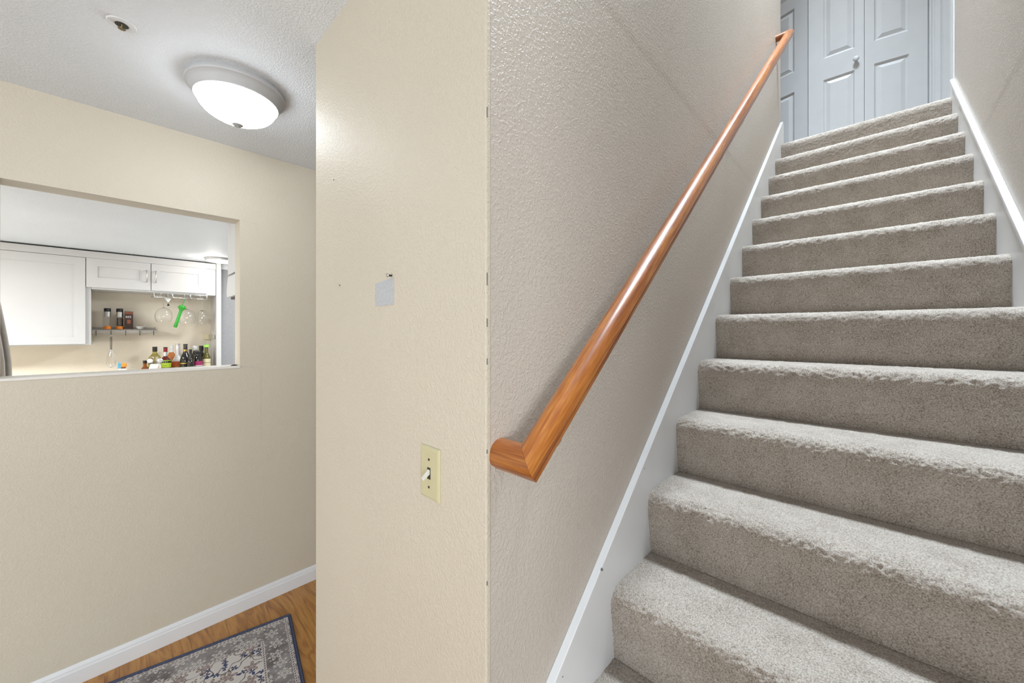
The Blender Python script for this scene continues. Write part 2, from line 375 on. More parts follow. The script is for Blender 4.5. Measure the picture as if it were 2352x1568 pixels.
# skirt boards beside the flight
def skirt(name, x0, x1, off, ya, yb, slope, mat):
    t = lambda y: off + slope * y
    poly = [(ya, max(0.0, t(ya) - 0.36)), (yb, t(yb) - 0.75), (yb, t(yb) - 0.05), (yb - 0.022, t(yb) - 0.022), (ya, t(ya))]
    return struct(MB().prism(poly, x0, x1, 'x').build(name, mat, bevel=0.002))
sk = skirt('trim_2', XW, XL, 0.174, YW + 0.013, 3.548, 0.83, M['skirt'])
skirt('trim_3', XR, XRW, 0.255, 0.26, 3.45, 0.79, M['skirt'])
for y, dz, r in ((0.868, -0.004, 0.004), (0.873, -0.012, 0.0025), (1.12, -0.02, 0.002), (0.70, -0.03, 0.002)):
    MB().lathe([(0.0004, 0.0006), (r, 0.0003), (r * 1.1, -0.0005)], 10, (XL, y, 0.174 + 0.83 * y + dz), 'x').build('scuff', M['chip'], sk)
def cap(y): return 0.255 + 0.79 * y
capo = MB().prism([(0.26, cap(0.26)), (3.45, cap(3.45)), (3.45, cap(3.45) + 0.022), (0.26, cap(0.26) + 0.022)], XR - 0.008, XRW, 'x').build('trim_4', M['white'], bevel=0.003); struct(capo)
sbox('trim_5', (XRW - 0.006, 3.45, UP - 0.2), (XRW, 3.59, UP + 2.1), M['white'], 0.002)      # casing at the end of the right wall

# ------------------------------------------------------------------ carpeted flight
PROF = [(0.000, 0.000), (-0.003, 0.02), (-0.009, 0.07), (-0.0165, 0.125), (-0.0185, 0.148), (-0.0165, 0.163), (-0.010, 0.176), (0.002, 0.1855), (0.018, 0.190), (0.05, 0.191), (0.14, 0.190), (0.228, 0.190)]
def resample(pts, s):
    # Catmull-Rom through pts, then equal arc steps
    P = np.array([pts[0]] + pts + [pts[-1]]); out = []
    for i in range(1, len(P) - 2):
        t = np.linspace(0, 1, 24, endpoint=False)[:, None]; a, b, c, d = P[i - 1], P[i], P[i + 1], P[i + 2]
        out.append(0.5 * ((2 * b) + (c - a) * t + (2 * a - 5 * b + 4 * c - d) * t ** 2 + (-a + 3 * b - 3 * c + d) * t ** 3))
    Q = np.vstack(out + [P[-1:]]); d = np.r_[0, np.cumsum(np.linalg.norm(np.diff(Q, axis=0), axis=1))]
    n = int(d[-1] / s) + 1; g = np.linspace(0, d[-1], n)
    return np.c_[np.interp(g, d, Q[:, 0]), np.interp(g, d, Q[:, 1])], g / d[-1]
def blur(a, k):
    for _ in range(k):
        p = np.pad(a, 1, mode='edge'); a = (p[:-2, 1:-1] + p[2:, 1:-1] + p[1:-1, :-2] + p[1:-1, 2:] + 2 * p[1:-1, 1:-1]) / 6
    return a
def step_mesh(name, n, s, parent, h=RISE, z=None):
    prof = [(a, b * h / 0.19) for a, b in PROF]
    pr, g = resample(prof, s); xs = np.linspace(XL, XR, int((XR - XL) / s) + 1)
    nx, npf = len(xs), len(pr)
    tan = np.gradient(pr, axis=0); tan /= np.linalg.norm(tan, axis=1)[:, None]; nrm = np.c_[-tan[:, 1], tan[:, 0]]
    wn = RNG.standard_normal((npf, nx)); w1 = blur(wn, 1); w1 /= w1.std(); w2 = blur(RNG.standard_normal((npf, nx)), 12); w2 /= w2.std()
    bend = np.exp(-((g * (0.19 + 0.24) - 0.185) / 0.03) ** 2)[:, None]
    disp = (0.0006 + 0.0010 * bend) * w1 + 0.0003 * w2
    if n > 3: disp *= 0.62
    disp[0] = 0; disp[-1] = 0
    Yv = Y0 + n * RUN + pr[:, 0][:, None] + nrm[:, 0][:, None] * disp
    Zv = (Z0 + n * RISE if z is None else z) + pr[:, 1][:, None] + nrm[:, 1][:, None] * disp
    Xv = np.broadcast_to(xs, (npf, nx)) + 0.25 * s * RNG.standard_normal((npf, nx)) * (np.arange(nx) % (nx - 1) > 0)
    V = np.stack([Xv, Yv, Zv], -1).reshape(-1, 3)
    i = np.arange(npf - 1)[:, None] * nx + np.arange(nx - 1)[None]
    F = np.stack([i, i + 1, i + nx + 1, i + nx], -1).reshape(-1, 4)
    # underside, so that the step is a body
    me = bpy.data.meshes.new(name); me.vertices.add(len(V)); me.vertices.foreach_set('co', V.ravel())
    me.loops.add(F.size); me.loops.foreach_set('vertex_index', F.ravel().astype(np.int32)); me.polygons.add(len(F))
    me.polygons.foreach_set('loop_start', np.arange(0, F.size, 4, dtype=np.int32)); me.polygons.foreach_set('use_smooth', np.ones(len(F), bool))
    me.update(calc_edges=True); me.validate()
    me.materials.append(M['carpet']); o = bpy.data.objects.new(name, me); COL.objects.link(o); o.parent = parent
    return o
flight = thing('staircase', (0, 0, 0), 'straight flight of stairs covered in greige carpet between two white skirt boards', 'stairs')
for n in range(-3, 12):
    if n == -3: step_mesh('carpeted_step', n, 0.008, flight, 0.2435, 0.0)
    else: step_mesh('carpeted_step', n, 0.0034 if -1 <= n <= 2 else 0.007 if n < -1 else 0.0042, flight)
# plain body under the carpet
sb = [(Y0 - 3 * RUN + 0.02, 0.0)]
for n in range(-3, 12):
    zt = Z0 + (n + 1) * RISE - 0.02; sb += [(Y0 + n * RUN + 0.02, sb[-1][1]), (Y0 + n * RUN + 0.02, zt)]
sb += [(Y0 + 12 * RUN, sb[-1][1]), (Y0 + 12 * RUN, sb[-1][1] - 0.3), (Y0 - 1.5 * RUN, 0)]
MB().prism(sb[1:], XL + 0.002, XR - 0.002, 'x').build('stair_body', M['subfloor'], flight)

# ------------------------------------------------------------------ handrail
XC = -0.4530; RS = SLOPE + 0.003; DIR = Vector((0, math.cos(RS), math.sin(RS))); NRM = Vector((0, -math.sin(RS), math.cos(RS)))
rail = thing('handrail', (XC, 0.5086, 1.2347), 'varnished oak handrail climbing the taupe stair wall, its ends turned into the wall', 'handrail')
half = [(0.0, 0.0), (0.0245, 0.0), (0.0262, 0.0015), (0.0268, 0.0095), (0.0248, 0.0105), (0.0248, 0.0132), (0.0285, 0.0137)] + [(0.029 * math.cos(t), 0.0145 + 0.0285 * math.sin(t)) for t in np.linspace(0.0, PI / 2, 13)][:-1] + [(0.0, 0.0430)]
ring = half + [(-u, v) for u, v in half[-2:0:-1]]
S0, S1 = 0.029, 3.737
def rail_piece(name, a, b, ma, mb, mat, d, side):
    # a, b in (x across, s along slope) plane; ring swept from a to b; ma/mb: end point for a ring offset u
    m = MB(); k = len(ring)
    for fn in (ma, mb):
        for u, v in ring:
            x, s = fn(u); p = DIR * s + NRM * v + Vector((x, 0, 0)); m.v.append(tuple(p))
    for i in range(k):
        j = (i + 1) % k; m.f.append((i, j, k + j, k + i))
    m.f.append(tuple(range(k))[::-1]); m.f.append(tuple(range(k, 2 * k)))
    return m.build(name, mat, rail, smooth=35)
WALLX = XW - XC
rail_piece('rail', None, None, lambda u: (u, S0 - u), lambda u: (u, S1 + u), M['oak_rail'], None, None)
rail_piece('end_return', None, None, lambda u: (WALLX, S0 - u), lambda u: (u - 0.0002, S0 - u - 0.0002), M['oak_return'], None, None)
rail_piece('end_return', None, None, lambda u: (WALLX, S1 + u), lambda u: (u - 0.0002, S1 + u + 0.0002), M['oak_return'], None, None)
for s in (0.115, 2.02, 3.5):
    b = MB(); p = DIR * s
    b.tube([p + NRM * 0.001, p - NRM * 0.03 + Vector((-0.004, 0, 0)), p - NRM * 0.05 + Vector((-0.02, 0, 0)), p - NRM * 0.055 + Vector((WALLX + 0.004, 0, 0))], 0.0055, 10)
    br = b.build('bracket', M['brass'], rail, smooth=50, label='brass wall bracket')
    r = MB(); r.lathe([(0, 0.005), (0.017, 0.004), (0.02, 0)], 20, tuple(p - NRM * 0.055 + Vector((WALLX, 0, 0))), 'x'); r.build('rosette', M['brass'], br, smooth=40)

# ------------------------------------------------------------------ bifold closet doors on the landing
def leaf(name, hinge, ang, width, stL, stR, knob=None):
    # local x runs from the hinge edge, local -y is the front, z up
    o = bpy.data.objects.new(name, None); COL.objects.link(o); o.location = (hinge[0], hinge[1], UP + 0.012); o.rotation_euler = (0, 0, ang); struct(o)
    T = 0.034; x0, x1 = (0.0015, width - 0.0015); p0, p1 = x0 + stL, x1 - stR
    rowsz = [(0.20, 0.845), (1.035, 1.632), (1.735, 1.93)]
    zs = [0.0]
    for a, b in rowsz: zs += [a, b]
    zs.append(2.02); m = MB()
    xs = [x0, p0, p1, x1]; idx = {}
    def P(i, j, k):
        if (i, j, k) not in idx: idx[(i, j, k)] = len(m.v); m.v.append((xs[i], (0, T)[k], zs[j]))
        return idx[(i, j, k)]
    nz = len(zs) - 1
    for i in range(3):
        for j in range(nz):
            hole = i == 1 and j % 2 == 1
            if not hole: m.f.append((P(i, j, 0), P(i + 1, j, 0), P(i + 1, j + 1, 0), P(i, j + 1, 0)))
            m.f.append((P(i, j, 1), P(i + 1, j, 1), P(i + 1, j + 1, 1), P(i, j + 1, 1)))
    for j in range(nz):
        for i in (0, 3): m.f.append((P(i, j, 0), P(i, j + 1, 0), P(i, j + 1, 1), P(i, j, 1)))
    for i in range(3):
        for j in (0, nz): m.f.append((P(i, j, 0), P(i + 1, j, 0), P(i + 1, j, 1), P(i, j, 1)))
    m.build('stile_frame', M['door'], o)
    for a, b in rowsz:
        pmx = MB(); rings = [(0, 0), (0.004, 0.004), (0.010, 0.0095), (0.016, 0.0105), (0.020, 0.0105), (0.046, 0.0025), (0.047, 0.0020)]
        for ins, dep in rings: pmx.v += [(p0 + ins, dep, a + ins), (p1 - ins, dep, a + ins), (p1 - ins, dep, b - ins), (p0 + ins, dep, b - ins)]
        for q in range(len(rings) - 1):
            for e in range(4): f = (e + 1) % 4; pmx.f.append((q * 4 + e, q * 4 + f, q * 4 + 4 + f, q * 4 + 4 + e))
        q = len(rings) * 4 - 4; pmx.f.append((q, q + 1, q + 2, q + 3))
        pmx.build('raised_panel', M['door'], o)
    if knob:
        kx, kz = knob
        MB().lathe([(0, -0.034), (0.014, -0.0335), (0.0195, -0.031), (0.0215, -0.026), (0.019, -0.020), (0.011, -0.014), (0.009, -0.006), (0.012, 0)], 28, (kx, 0, kz), 'y').build('door_knob', M['door'], o, smooth=50)
    return o
hx, hy = 0.3035, 4.497
a1 = math.radians(10); w1 = 0.379
s2 = (hx - w1 * math.cos(a1), hy - w1 * math.sin(a1))
leaf('door_1', s2, a1, w1, 0.060, 0.106)
a2 = math.radians(2.5); w2 = 0.379
s1 = (s2[0] - w2 * math.cos(a2), s2[1] - w2 * math.sin(a2))
leaf('door_2', s1, a2, w2, 0.106, 0.060, knob=(w2 - 0.052, 0.925))
a3 = math.radians(-15); w3 = 0.379
s0 = (s1[0] - w3 * math.cos(a3) - 0.003, s1[1] - w3 * math.sin(a3))
leaf('door_3', s0, a3, w3, 0.060, 0.106)
sbox('wall_landing', (-2.6, 4.62, UP - 0.3), (0.9, 4.72, UP + 4.5), M['darkmetal'])  # behind the closet doors, near-black colour stands in for the shade inside
for a, b in (((0.312, 4.50, UP), (0.60, 4.62, UP + 4.5)), ((-2.6, 4.50, UP), (-1.24, 4.62, UP + 4.5)), ((-1.24, 4.50, UP + 2.06), (0.312, 4.62, UP + 4.5))): sbox('wall_closet_front', a, b, M['taupe'])
sbox('wall_landing_end', (0.60, 3.4, UP), (0.7, 4.72, UP + 4.5), M['taupe'])
sbox('wall_landing_left', (-2.6, 3.3, UP), (-2.5, 4.72, UP + 4.5), M['taupe'])
sbox('wall_landing_front', (-2.6, 3.445, UP), (XW - 0.1, 3.545, UP + 4.5), M['taupe'])
sbox('wall_landing_side', (XRW + 0.11, 3.485, UP), (0.7, 3.585, UP + 4.5), M['taupe'])
cas = [(0.309, 4.50), (0.309, 4.478), (0.318, 4.474), (0.326, 4.478), (0.334, 4.478), (0.340, 4.472), (0.366, 4.471), (0.378, 4.476), (0.384, 4.470), (0.440, 4.470), (0.446, 4.50)]
struct(MB().box((0.3045, 4.515, UP), (0.3115, 4.60, UP + 2.05)).build('trim_10', M['door']))
struct(MB().prism(cas, UP, UP + 2.09, 'z').build('trim_6', M['door']))
struct(MB().prism([(2 * -0.468 - x, y) for x, y in cas], UP, UP + 2.09, 'z').build('trim_7', M['door']))

# ------------------------------------------------------------------ light switch, patch, screws on the end wall
sw = thing('light_switch', (-0.7058, YW, 1.191), 'ivory toggle light switch on the narrow cream wall end', 'light switch')
pl = MB(); hw, hh = 0.0350, 0.0572
rg = [(0, 0), (0, -0.002), (0.0025, -0.0052), (0.006, -0.0062)]
for ins, y in rg: pl.v += [(-hw + ins, y, -hh + ins), (hw - ins, y, -hh + ins), (hw - ins, y, hh - ins), (-hw + ins, y, hh - ins)]
for q in range(3):
    for e in range(4): f = (e + 1) % 4; pl.f.append((q * 4 + e, q * 4 + f, q * 4 + 4 + f, q * 4 + 4 + e))
pl.f.append((12, 13, 14, 15)); pl.build('cover_plate', M['ivory'], sw, bevel=0.0008)
MB().box((-0.0055, -0.0070, -0.0125), (0.0055, -0.0058, 0.0125)).build('toggle_slot', M['black'], sw, label='dark slot around the toggle')
tg = MB(); tg.add([(-0.0042, -0.006, -0.001), (0.0042, -0.006, -0.001), (0.0042, -0.006, 0.009), (-0.0042, -0.006, 0.009), (-0.0034, -0.0215, -0.0115), (0.0034, -0.0215, -0.0115), (0.0034, -0.0235, -0.0055), (-0.0034, -0.0235, -0.0055)],
                 [(0, 1, 2, 3), (4, 5, 6, 7), (0, 1, 5, 4), (1, 2, 6, 5), (2, 3, 7, 6), (3, 0, 4, 7)])
tg.build('toggle', M['toggle'], sw, bevel=0.0008, label='white toggle lever tilted down')
for z in (0.030, -0.030): MB().lathe([(0, -0.0075), (0.0022, -0.0074), (0.003, -0.0062)], 12, (0, 0, z), 'y').build('plate_screw', M['darkmetal'], sw)
pt = MB(); outl = [(-0.0487, -0.032), (-0.02, -0.0335), (0.01, -0.0325), (0.0487, -0.033), (0.0490, -0.005), (0.0485, 0.022), (0.046, 0.036), (0.030, 0.0335), (0.005, 0.0315), (-0.030, 0.0290), (-0.0487, 0.027), (-0.049, 0.0)]
o = tag(pt.prism([(-0.9145 + u, 1.600 + v) for u, v in outl], YW - 0.0012, YW + 0.001, 'y').build('wall_patch', M['patch'], bevel=0.0005), 'bare pale grey torn patch on the cream wall end', 'patch')
def screw(name, x, z, r, label, k=1.0):
    t = thing(name, (x, YW, z), label, 'screw')
    MB().lathe([(0, -0.014 * k), (r, -0.0135 * k), (r * 1.2, -0.012 * k), (r * 0.55, -0.0105 * k)], 14, (0, 0, 0), 'y').build('screw_head', M['steel'], t, smooth=50)
    MB().lathe([(r * 0.5, -0.011 * k), (r * 0.5, 0.006)], 10, (0, 0, 0), 'y').build('screw_shank', M['darkmetal'], t)
screw('screw', -0.8765, 1.640, 0.0045, 'metal screw sticking out just above the bare patch')
screw('wall_anchor', -1.190, 1.6420, 0.0028, 'tiny pale screw set apart from the bare patch, towards the corridor', 0.35)
screw('wall_anchor', -1.2357, 1.978, 0.0022, 'tiny screw high on the cream wall end, in the lamp glare', 0.3)

# ------------------------------------------------------------------ foyer lamp, sprinkler
dl = thing('ceiling_light', (-1.86, 0.352, CEIL), 'white flush ceiling light with a lit dome of frosted glass, over the foyer', 'ceiling light')
MB().lathe([(0.158, 0), (0.161, -0.006), (0.1655, -0.014), (0.1665, -0.020), (0.164, -0.025), (0.160, -0.027), (0.152, -0.040), (0.144, -0.054), (0.1405, -0.060), (0.137, -0.061), (0.1345, -0.057), (0.134, -0.048)], 72).build('pan', M['pan'], dl, smooth=35)
dome = [(0.1338, -0.052)] + [(0.1338 * math.cos(t), -0.057 - 0.080 * math.sin(t)) for t in np.linspace(0.02, PI / 2 - 0.06, 16)]
do = MB().lathe(dome, 64).build('glass_dome', M['dome'], dl, smooth=60, label='glowing white glass dome')
MB().lathe([(0.001, -0.154), (0.013, -0.1525), (0.0185, -0.148), (0.018, -0.142), (0.010, -0.139), (0.007, -0.132)], 24).build('finial', M['finial'], dl, smooth=50, label='grey metal finial')
sp = thing('fire_sprinkler', (-1.740, 0.024, CEIL), 'recessed fire sprinkler with white escutcheon and brass head in the ceiling', 'sprinkler')
MB().lathe([(0.0165, 0.004), (0.0165, -0.003), (0.020, -0.0045), (0.033, -0.003), (0.0355, 0)], 40).build('escutcheon', M['plate_white'], sp, smooth=30)
MB().lathe([(0.0005, -0.0022), (0.0163, -0.0030)], 24).build('recess_shade', M['darkmetal'], sp)  # flat dark disc standing in for the shade inside the recess
h = MB(); h.tube([(-0.009, 0, 0), (-0.0095, 0, -0.008), (-0.003, 0, -0.014)], 0.0018, 8); h.tube([(0.009, 0, 0), (0.0095, 0, -0.008), (0.003, 0, -0.014)], 0.0018, 8); hd = h.build('head_frame', M['darkbrass'], sp, smooth=50)
MB().lathe([(0.0005, -0.0165), (0.003, -0.016), (0.0092, -0.0150), (0.0095, -0.0142), (0.003, -0.0135), (0.0025, -0.001)], 20).build('deflector', M['darkbrass'], sp, smooth=40)

# ------------------------------------------------------------------ rug
def rug_mat(hx, hy):
    m, nt, b = newmat('floral_rug_print')
    tc = N(nt, 'ShaderNodeTexCoord'); sp_ = N(nt, 'ShaderNodeSeparateXYZ'); L(nt, tc.outputs['Object'], sp_.inputs[0])
    def math_(op, a, bb=None, c=None):
        n = N(nt, 'ShaderNodeMath', operation=op)
        for i, v in enumerate((a, bb, c)):
            if v is None: continue
            if isinstance(v, (int, float)): n.inputs[i].default_value = v
            else: L(nt, v, n.inputs[i])
        return n.outputs[0]
    def mix(fac, a, c):
        n = N(nt, 'ShaderNodeMix', data_type='RGBA'); L(nt, fac, n.inputs[0])
        for i, v in ((6, a), (7, c)):
            if isinstance(v, tuple): n.inputs[i].default_value = (*v, 1)
            else: L(nt, v, n.inputs[i])
        return n.outputs[2]
    ex = math_('SUBTRACT', hx, math_('ABSOLUTE', sp_.outputs[0])); ey = math_('SUBTRACT', hy, math_('ABSOLUTE', sp_.outputs[1]))
    e = math_('MINIMUM', ex, ey)
    nz = N(nt, 'ShaderNodeTexNoise'); nz.inputs['Scale'].default_value = 9; nz.inputs['Detail'].default_value = 4; L(nt, tc.outputs['Object'], nz.inputs[0])
    warp = N(nt, 'ShaderNodeVectorMath', operation='MULTIPLY_ADD'); L(nt, nz.outputs['Color'], warp.inputs[0]); warp.inputs[1].default_value = (0.02, 0.02, 0); L(nt, tc.outputs['Object'], warp.inputs[2])
    def flowers(scale, rad, petals, seed, amp=0.35, rnd=0.75):
        mp = N(nt, 'ShaderNodeMapping'); mp.inputs['Location'].default_value = (seed, seed * 1.7, 0); L(nt, tc.outputs['Object'], mp.inputs[0])
        v = N(nt, 'ShaderNodeTexVoronoi', voronoi_dimensions='2D'); v.inputs['Scale'].default_value = scale; v.inputs['Randomness'].default_value = rnd; L(nt, mp.outputs[0], v.inputs['Vector'])
        d = N(nt, 'ShaderNodeVectorMath', operation='SUBTRACT'); L(nt, mp.outputs[0], d.inputs[0]); L(nt, v.outputs['Position'], d.inputs[1])
        # 2D voronoi position comes in scaled space already divided
        s = N(nt, 'ShaderNodeSeparateXYZ'); L(nt, d.outputs[0], s.inputs[0])
        r = math_('SQRT', math_('ADD', math_('MULTIPLY', s.outputs[0], s.outputs[0]), math_('MULTIPLY', s.outputs[1], s.outputs[1])))
        th = math_('ARCTAN2', s.outputs[1], s.outputs[0])
        sc = N(nt, 'ShaderNodeSeparateColor'); L(nt, v.outputs['Color'], sc.inputs[0])
        ph = math_('MULTIPLY', sc.outputs[0], 6.28)
        pet = math_('MULTIPLY_ADD', math_('COSINE', math_('MULTIPLY_ADD', th, petals, ph)), amp, 1 - amp)
        return math_('DIVIDE', r, math_('MULTIPLY', pet, rad)), sc
    def less(a, t): return math_('LESS_THAN', a, t)
    def band(a, lo, hi): return math_('MULTIPLY', math_('GREATER_THAN', a, lo), math_('LESS_THAN', a, hi))
    ivory, mauve, navy, grey, white = (0.64, 0.61, 0.585), (0.27, 0.205, 0.20), (0.07, 0.085, 0.16), (0.20, 0.185, 0.18), (0.60, 0.57, 0.55)
    # field
    st = N(nt, 'ShaderNodeTexNoise'); st.inputs['Scale'].default_value = 13; st.inputs['Detail'].default_value = 0.5; L(nt, tc.outputs['Object'], st.inputs[0])
    stem = band(st.outputs[0], 0.490, 0.507)
    col = mix(stem, ivory, (0.16, 0.13, 0.13))
    f2, c2 = flowers(31, 0.0125, 2, 3.1, 0.62)
    col = mix(math_('MULTIPLY', less(f2, 1), math_('GREATER_THAN', c2.outputs[1], 0.62)), col, navy)
    f3, c3 = flowers(29, 0.013, 3, 8.3, 0.5)
    col = mix(math_('MULTIPLY', less(f3, 1), math_('GREATER_THAN', c3.outputs[1], 0.45)), col, (0.30, 0.25, 0.23))
    f1, c1 = flowers(11.5, 0.033, 5, 1.2, 0.3)
    has = math_('GREATER_THAN', c1.outputs[1], 0.2)
    col = mix(math_('MULTIPLY', less(f1, 1), has), col, mauve)
    col = mix(math_('MULTIPLY', band(f1, 0.62, 0.78), has), col, (0.50, 0.44, 0.41))
    col = mix(math_('MULTIPLY', less(f1, 0.3), has), col, (0.42, 0.36, 0.34))
    # border
    mot = ramp(nt, nz.outputs[0], [(0.35, (0.17, 0.15, 0.15)), (0.65, (0.36, 0.335, 0.335))])
    g1, k1 = flowers(14, 0.030, 6, 5.5, 0.28, 0.5)
    bc = mix(band(g1, 0.72, 1.04), mot, white); bc = mix(band(g1, 0.30, 0.54), bc, white)
    g2, k2 = flowers(25, 0.017, 3, 2.4, 0.55)
    bc = mix(math_('MULTIPLY', band(g2, 0.72, 1.05), math_('GREATER_THAN', g1, 1.05)), bc, (0.46, 0.44, 0.44))
    col = mix(less(e, 0.125), col, bc)
    # guard stripes, thin dashes
    dash = math_('GREATER_THAN', math_('FRACT', math_('MULTIPLY', math_('ADD', sp_.outputs[0], sp_.outputs[1]), 70)), 0.45)
    for lo, hi in ((0.018, 0.028), (0.122, 0.134)):
        col = mix(band(e, lo, hi), col, white); mid = (lo + hi) / 2
        col = mix(math_('MULTIPLY', band(e, mid - 0.0028, mid + 0.0028), dash), col, (0.16, 0.10, 0.10))
    col = mix(less(e, 0.011), col, (0.06, 0.07, 0.125))
    L(nt, col, b.inputs['Base Color']); b.inputs['Roughness'].default_value = 0.85; b.inputs['Specular IOR Level'].default_value = 0.15
    bp = N(nt, 'ShaderNodeBump'); bp.inputs['Strength'].default_value = 0.35; bp.inputs['Distance'].default_value = 0.001
    wv = N(nt, 'ShaderNodeTexNoise'); wv.inputs['Scale'].default_value = 600; L(nt, tc.outputs['Object'], wv.inputs[0]); L(nt, wv.outputs[0], bp.inputs['Height']); L(nt, bp.outputs[0], b.inputs['Normal'])
    return m
HX, HY = 0.38, 0.60; RA = math.radians(-10.1)
cnr = Vector((-2.238, 0.651, 0)); R3 = Matrix.Rotation(RA, 3, 'Z')
rc = cnr + R3 @ Vector((HX, -HY, 0))
rug = thing('rug', (rc.x, rc.y, 0), 'small floral rug with ivory field, grey border and navy edge on the wood floor', 'rug', rot=(0, 0, RA))
MB().box((-HX + 0.004, -HY + 0.004, 0.0005), (HX - 0.004, HY - 0.004, 0.0085)).build('woven_field', rug_mat(HX, HY), rug, bevel=0.002)
M['binding'] = plain('navy_binding', (0.055, 0.065, 0.115), 0.8, noise=0.3, nscale=150, bump=0.3, bscale=400)
for a, b in (((-HX, -HY, 0.003), (-HX, HY, 0.003)), ((HX, -HY, 0.003), (HX, HY, 0.003)), ((-HX, HY, 0.003), (HX, HY, 0.003)), ((-HX, -HY, 0.003), (HX, -HY, 0.003))):
    side = a[0] == b[0]
    q = MB(); rr = 0.0065 if side else 0.005
    q.tube([Vector(a).lerp(Vector(b), t) + Vector((0, 0, rr - 0.0025)) for t in np.linspace(0, 1, 12)], rr, 8); q.build('edge_binding', M['binding'], rug, smooth=60)

exec_kitchen = True
# ------------------------------------------------------------------ kitchen seen through the opening: shell
sbox('wall_kitchen', (-5.32, -3.0, 0), (-5.22, 2.2, KC + 0.05), M['kitchen_wall'])
sbox('wall_pantry', (-5.22, 0.790, 0), (-5.02, 2.2, KC), M['grey_wall'])
sbox('wall_kitchen_end', (-5.3, -3.1, 0), (-2.585, -3.0, KC + 0.05), M['kitchen_wall'])
sbox('wall_kitchen_far', (-5.3, 2.1, 0), (-2.585, 2.2, KC + 0.05), M['grey_wall'])
sbox('ceiling_kitchen', (-5.32, -3.1, KC), (-2.585, 2.2, KC + 0.06), M['ceiling'])
sbox('floor_kitchen', (-5.32, -3.1, -0.06), (-2.585, 2.2, 0.0), M['kitchen_bounce'])
sbox('trim_8', (-5.02, 0.792, 2.155), (-4.98, 1.7, KC), M['white'], 0.002)

def shaker(parent, name, ya, yb, za, zb, fy0, fy1, fz0, fz1, xf):
    # a door in the plane x = xf (front towards +x); recessed field between fy, fz
    m = MB(); idx = {}; ys = [ya, fy0, fy1, yb]; zs = [za, fz0, fz1, zb]; T = 0.019
    def P(i, j, k):
        if (i, j, k) not in idx: idx[(i, j, k)] = len(m.v); m.v.append((xf - (0, T)[k], ys[i], zs[j]))
        return idx[(i, j, k)]
    for i in range(3):
        for j in range(3):
            if not (i == 1 and j == 1): m.f.append((P(i, j, 0), P(i + 1, j, 0), P(i + 1, j + 1, 0), P(i, j + 1, 0)))
            m.f.append((P(i, j, 1), P(i + 1, j, 1), P(i + 1, j + 1, 1), P(i, j + 1, 1)))
    for q in range(3):
        for e in (0, 3):
            m.f.append((P(e, q, 0), P(e, q + 1, 0), P(e, q + 1, 1), P(e, q, 1))); m.f.append((P(q, e, 0), P(q + 1, e, 0), P(q + 1, e, 1), P(q, e, 1)))
    d = 0.009; o = len(m.v)
    m.v += [(xf - d, fy0, fz0), (xf - d, fy1, fz0), (xf - d, fy1, fz1), (xf - d, fy0, fz1)]
    c = [P(1, 1, 0), P(2, 1, 0), P(2, 2, 0), P(1, 2, 0)]
    for e in range(4): f = (e + 1) % 4; m.f.append((c[e], c[f], o + f, o + e))
    do = m.build(name, M['cabinet'], parent)
    MB().box((xf - d, fy0, fz0), (xf - d + 0.0006, fy1, fz1)).build('recessed_panel', M['cabinet'], do)
    return do
XF = -4.90
tc_ = thing('tall_wall_cabinet', (-5.22, -0.45, 1.385), 'tall white shaker wall cabinet above the kitchen counter', 'cabinet')
off = Vector((-5.22, -0.45, 1.385))
def loc_box(mb, a, b, off): return mb.box(tuple(Vector(a) - off), tuple(Vector(b) - off))
loc_box(MB(), (-5.218, -0.82, 1.385), (-4.92, -0.119, 2.138), off).build('carcass', M['cabinet'], tc_, bevel=0.001)
d = shaker(tc_, 'door', -0.80 + 0.45, -0.1505 + 0.45, 1.395 - 1.385, 2.133 - 1.385, -0.737 + 0.45, -0.214 + 0.45, 1.452 - 1.385, 2.066 - 1.385, XF + 5.22)
sc_ = thing('short_wall_cabinet', (-5.22, 0.3, 1.87), 'short white two door wall cabinet above the hanging glasses', 'cabinet')
off = Vector((-5.22, 0.3, 1.87))
loc_box(MB(), (-5.218, -0.117, 1.870), (-4.92, 0.744, 2.138), off).build('carcass', M['cabinet'], sc_, bevel=0.001)
d1 = shaker(sc_, 'door', -0.1455 - 0.3, 0.2565 - 0.3, 0.014, 2.135 - 1.87, -0.080 - 0.3, 0.186 - 0.3, 1.972 - 1.87, 2.067 - 1.87, XF + 5.22)
d2 = shaker(sc_, 'door', 0.2615 - 0.3, 0.668 - 0.3, 0.014, 2.135 - 1.87, 0.325 - 0.3, 0.604 - 0.3, 1.962 - 1.87, 2.070 - 1.87, XF + 5.22)
for dd, y in ((d1, 0.228), (d2, 0.291)):
    h = MB(); pts = [Vector((XF + 5.22 + 0.028 * math.sin(t) ** 0.6 if 0 < t < PI else XF + 5.22, y - 0.3, 2.013 - 1.87 - 0.052 * math.cos(t))) for t in np.linspace(0, PI, 16)]
    h.tube(pts, 0.0055, 8); h.build('pull_handle', M['steel'], dd, smooth=60, label='brushed metal arched pull')
f_ = MB().box((-4.925, -0.82, 2.1362), (-4.9012, 0.744, 2.194)).build('trim_9', M['cabinet'], bevel=0.002); struct(f_)
ep = MB().box((-5.218, 0.747, 0.0), (-4.90, 0.787, 2.204)).build('cabinet_end_panel', M['cabinet'], bevel=0.002); tag(ep, 'tall white end panel beside the bottles', 'panel')
ct = MB().box((-5.218, -0.82, 0.872), (-4.57, 0.745, 0.91)).build('kitchen_counter', M['counter'], bevel=0.004); tag(ct, 'pale stone kitchen counter under the wall cabinets', 'counter')
bc_ = thing('base_cabinet', (-5.22, 0, 0), 'white base cabinet under the stone kitchen counter', 'cabinet')
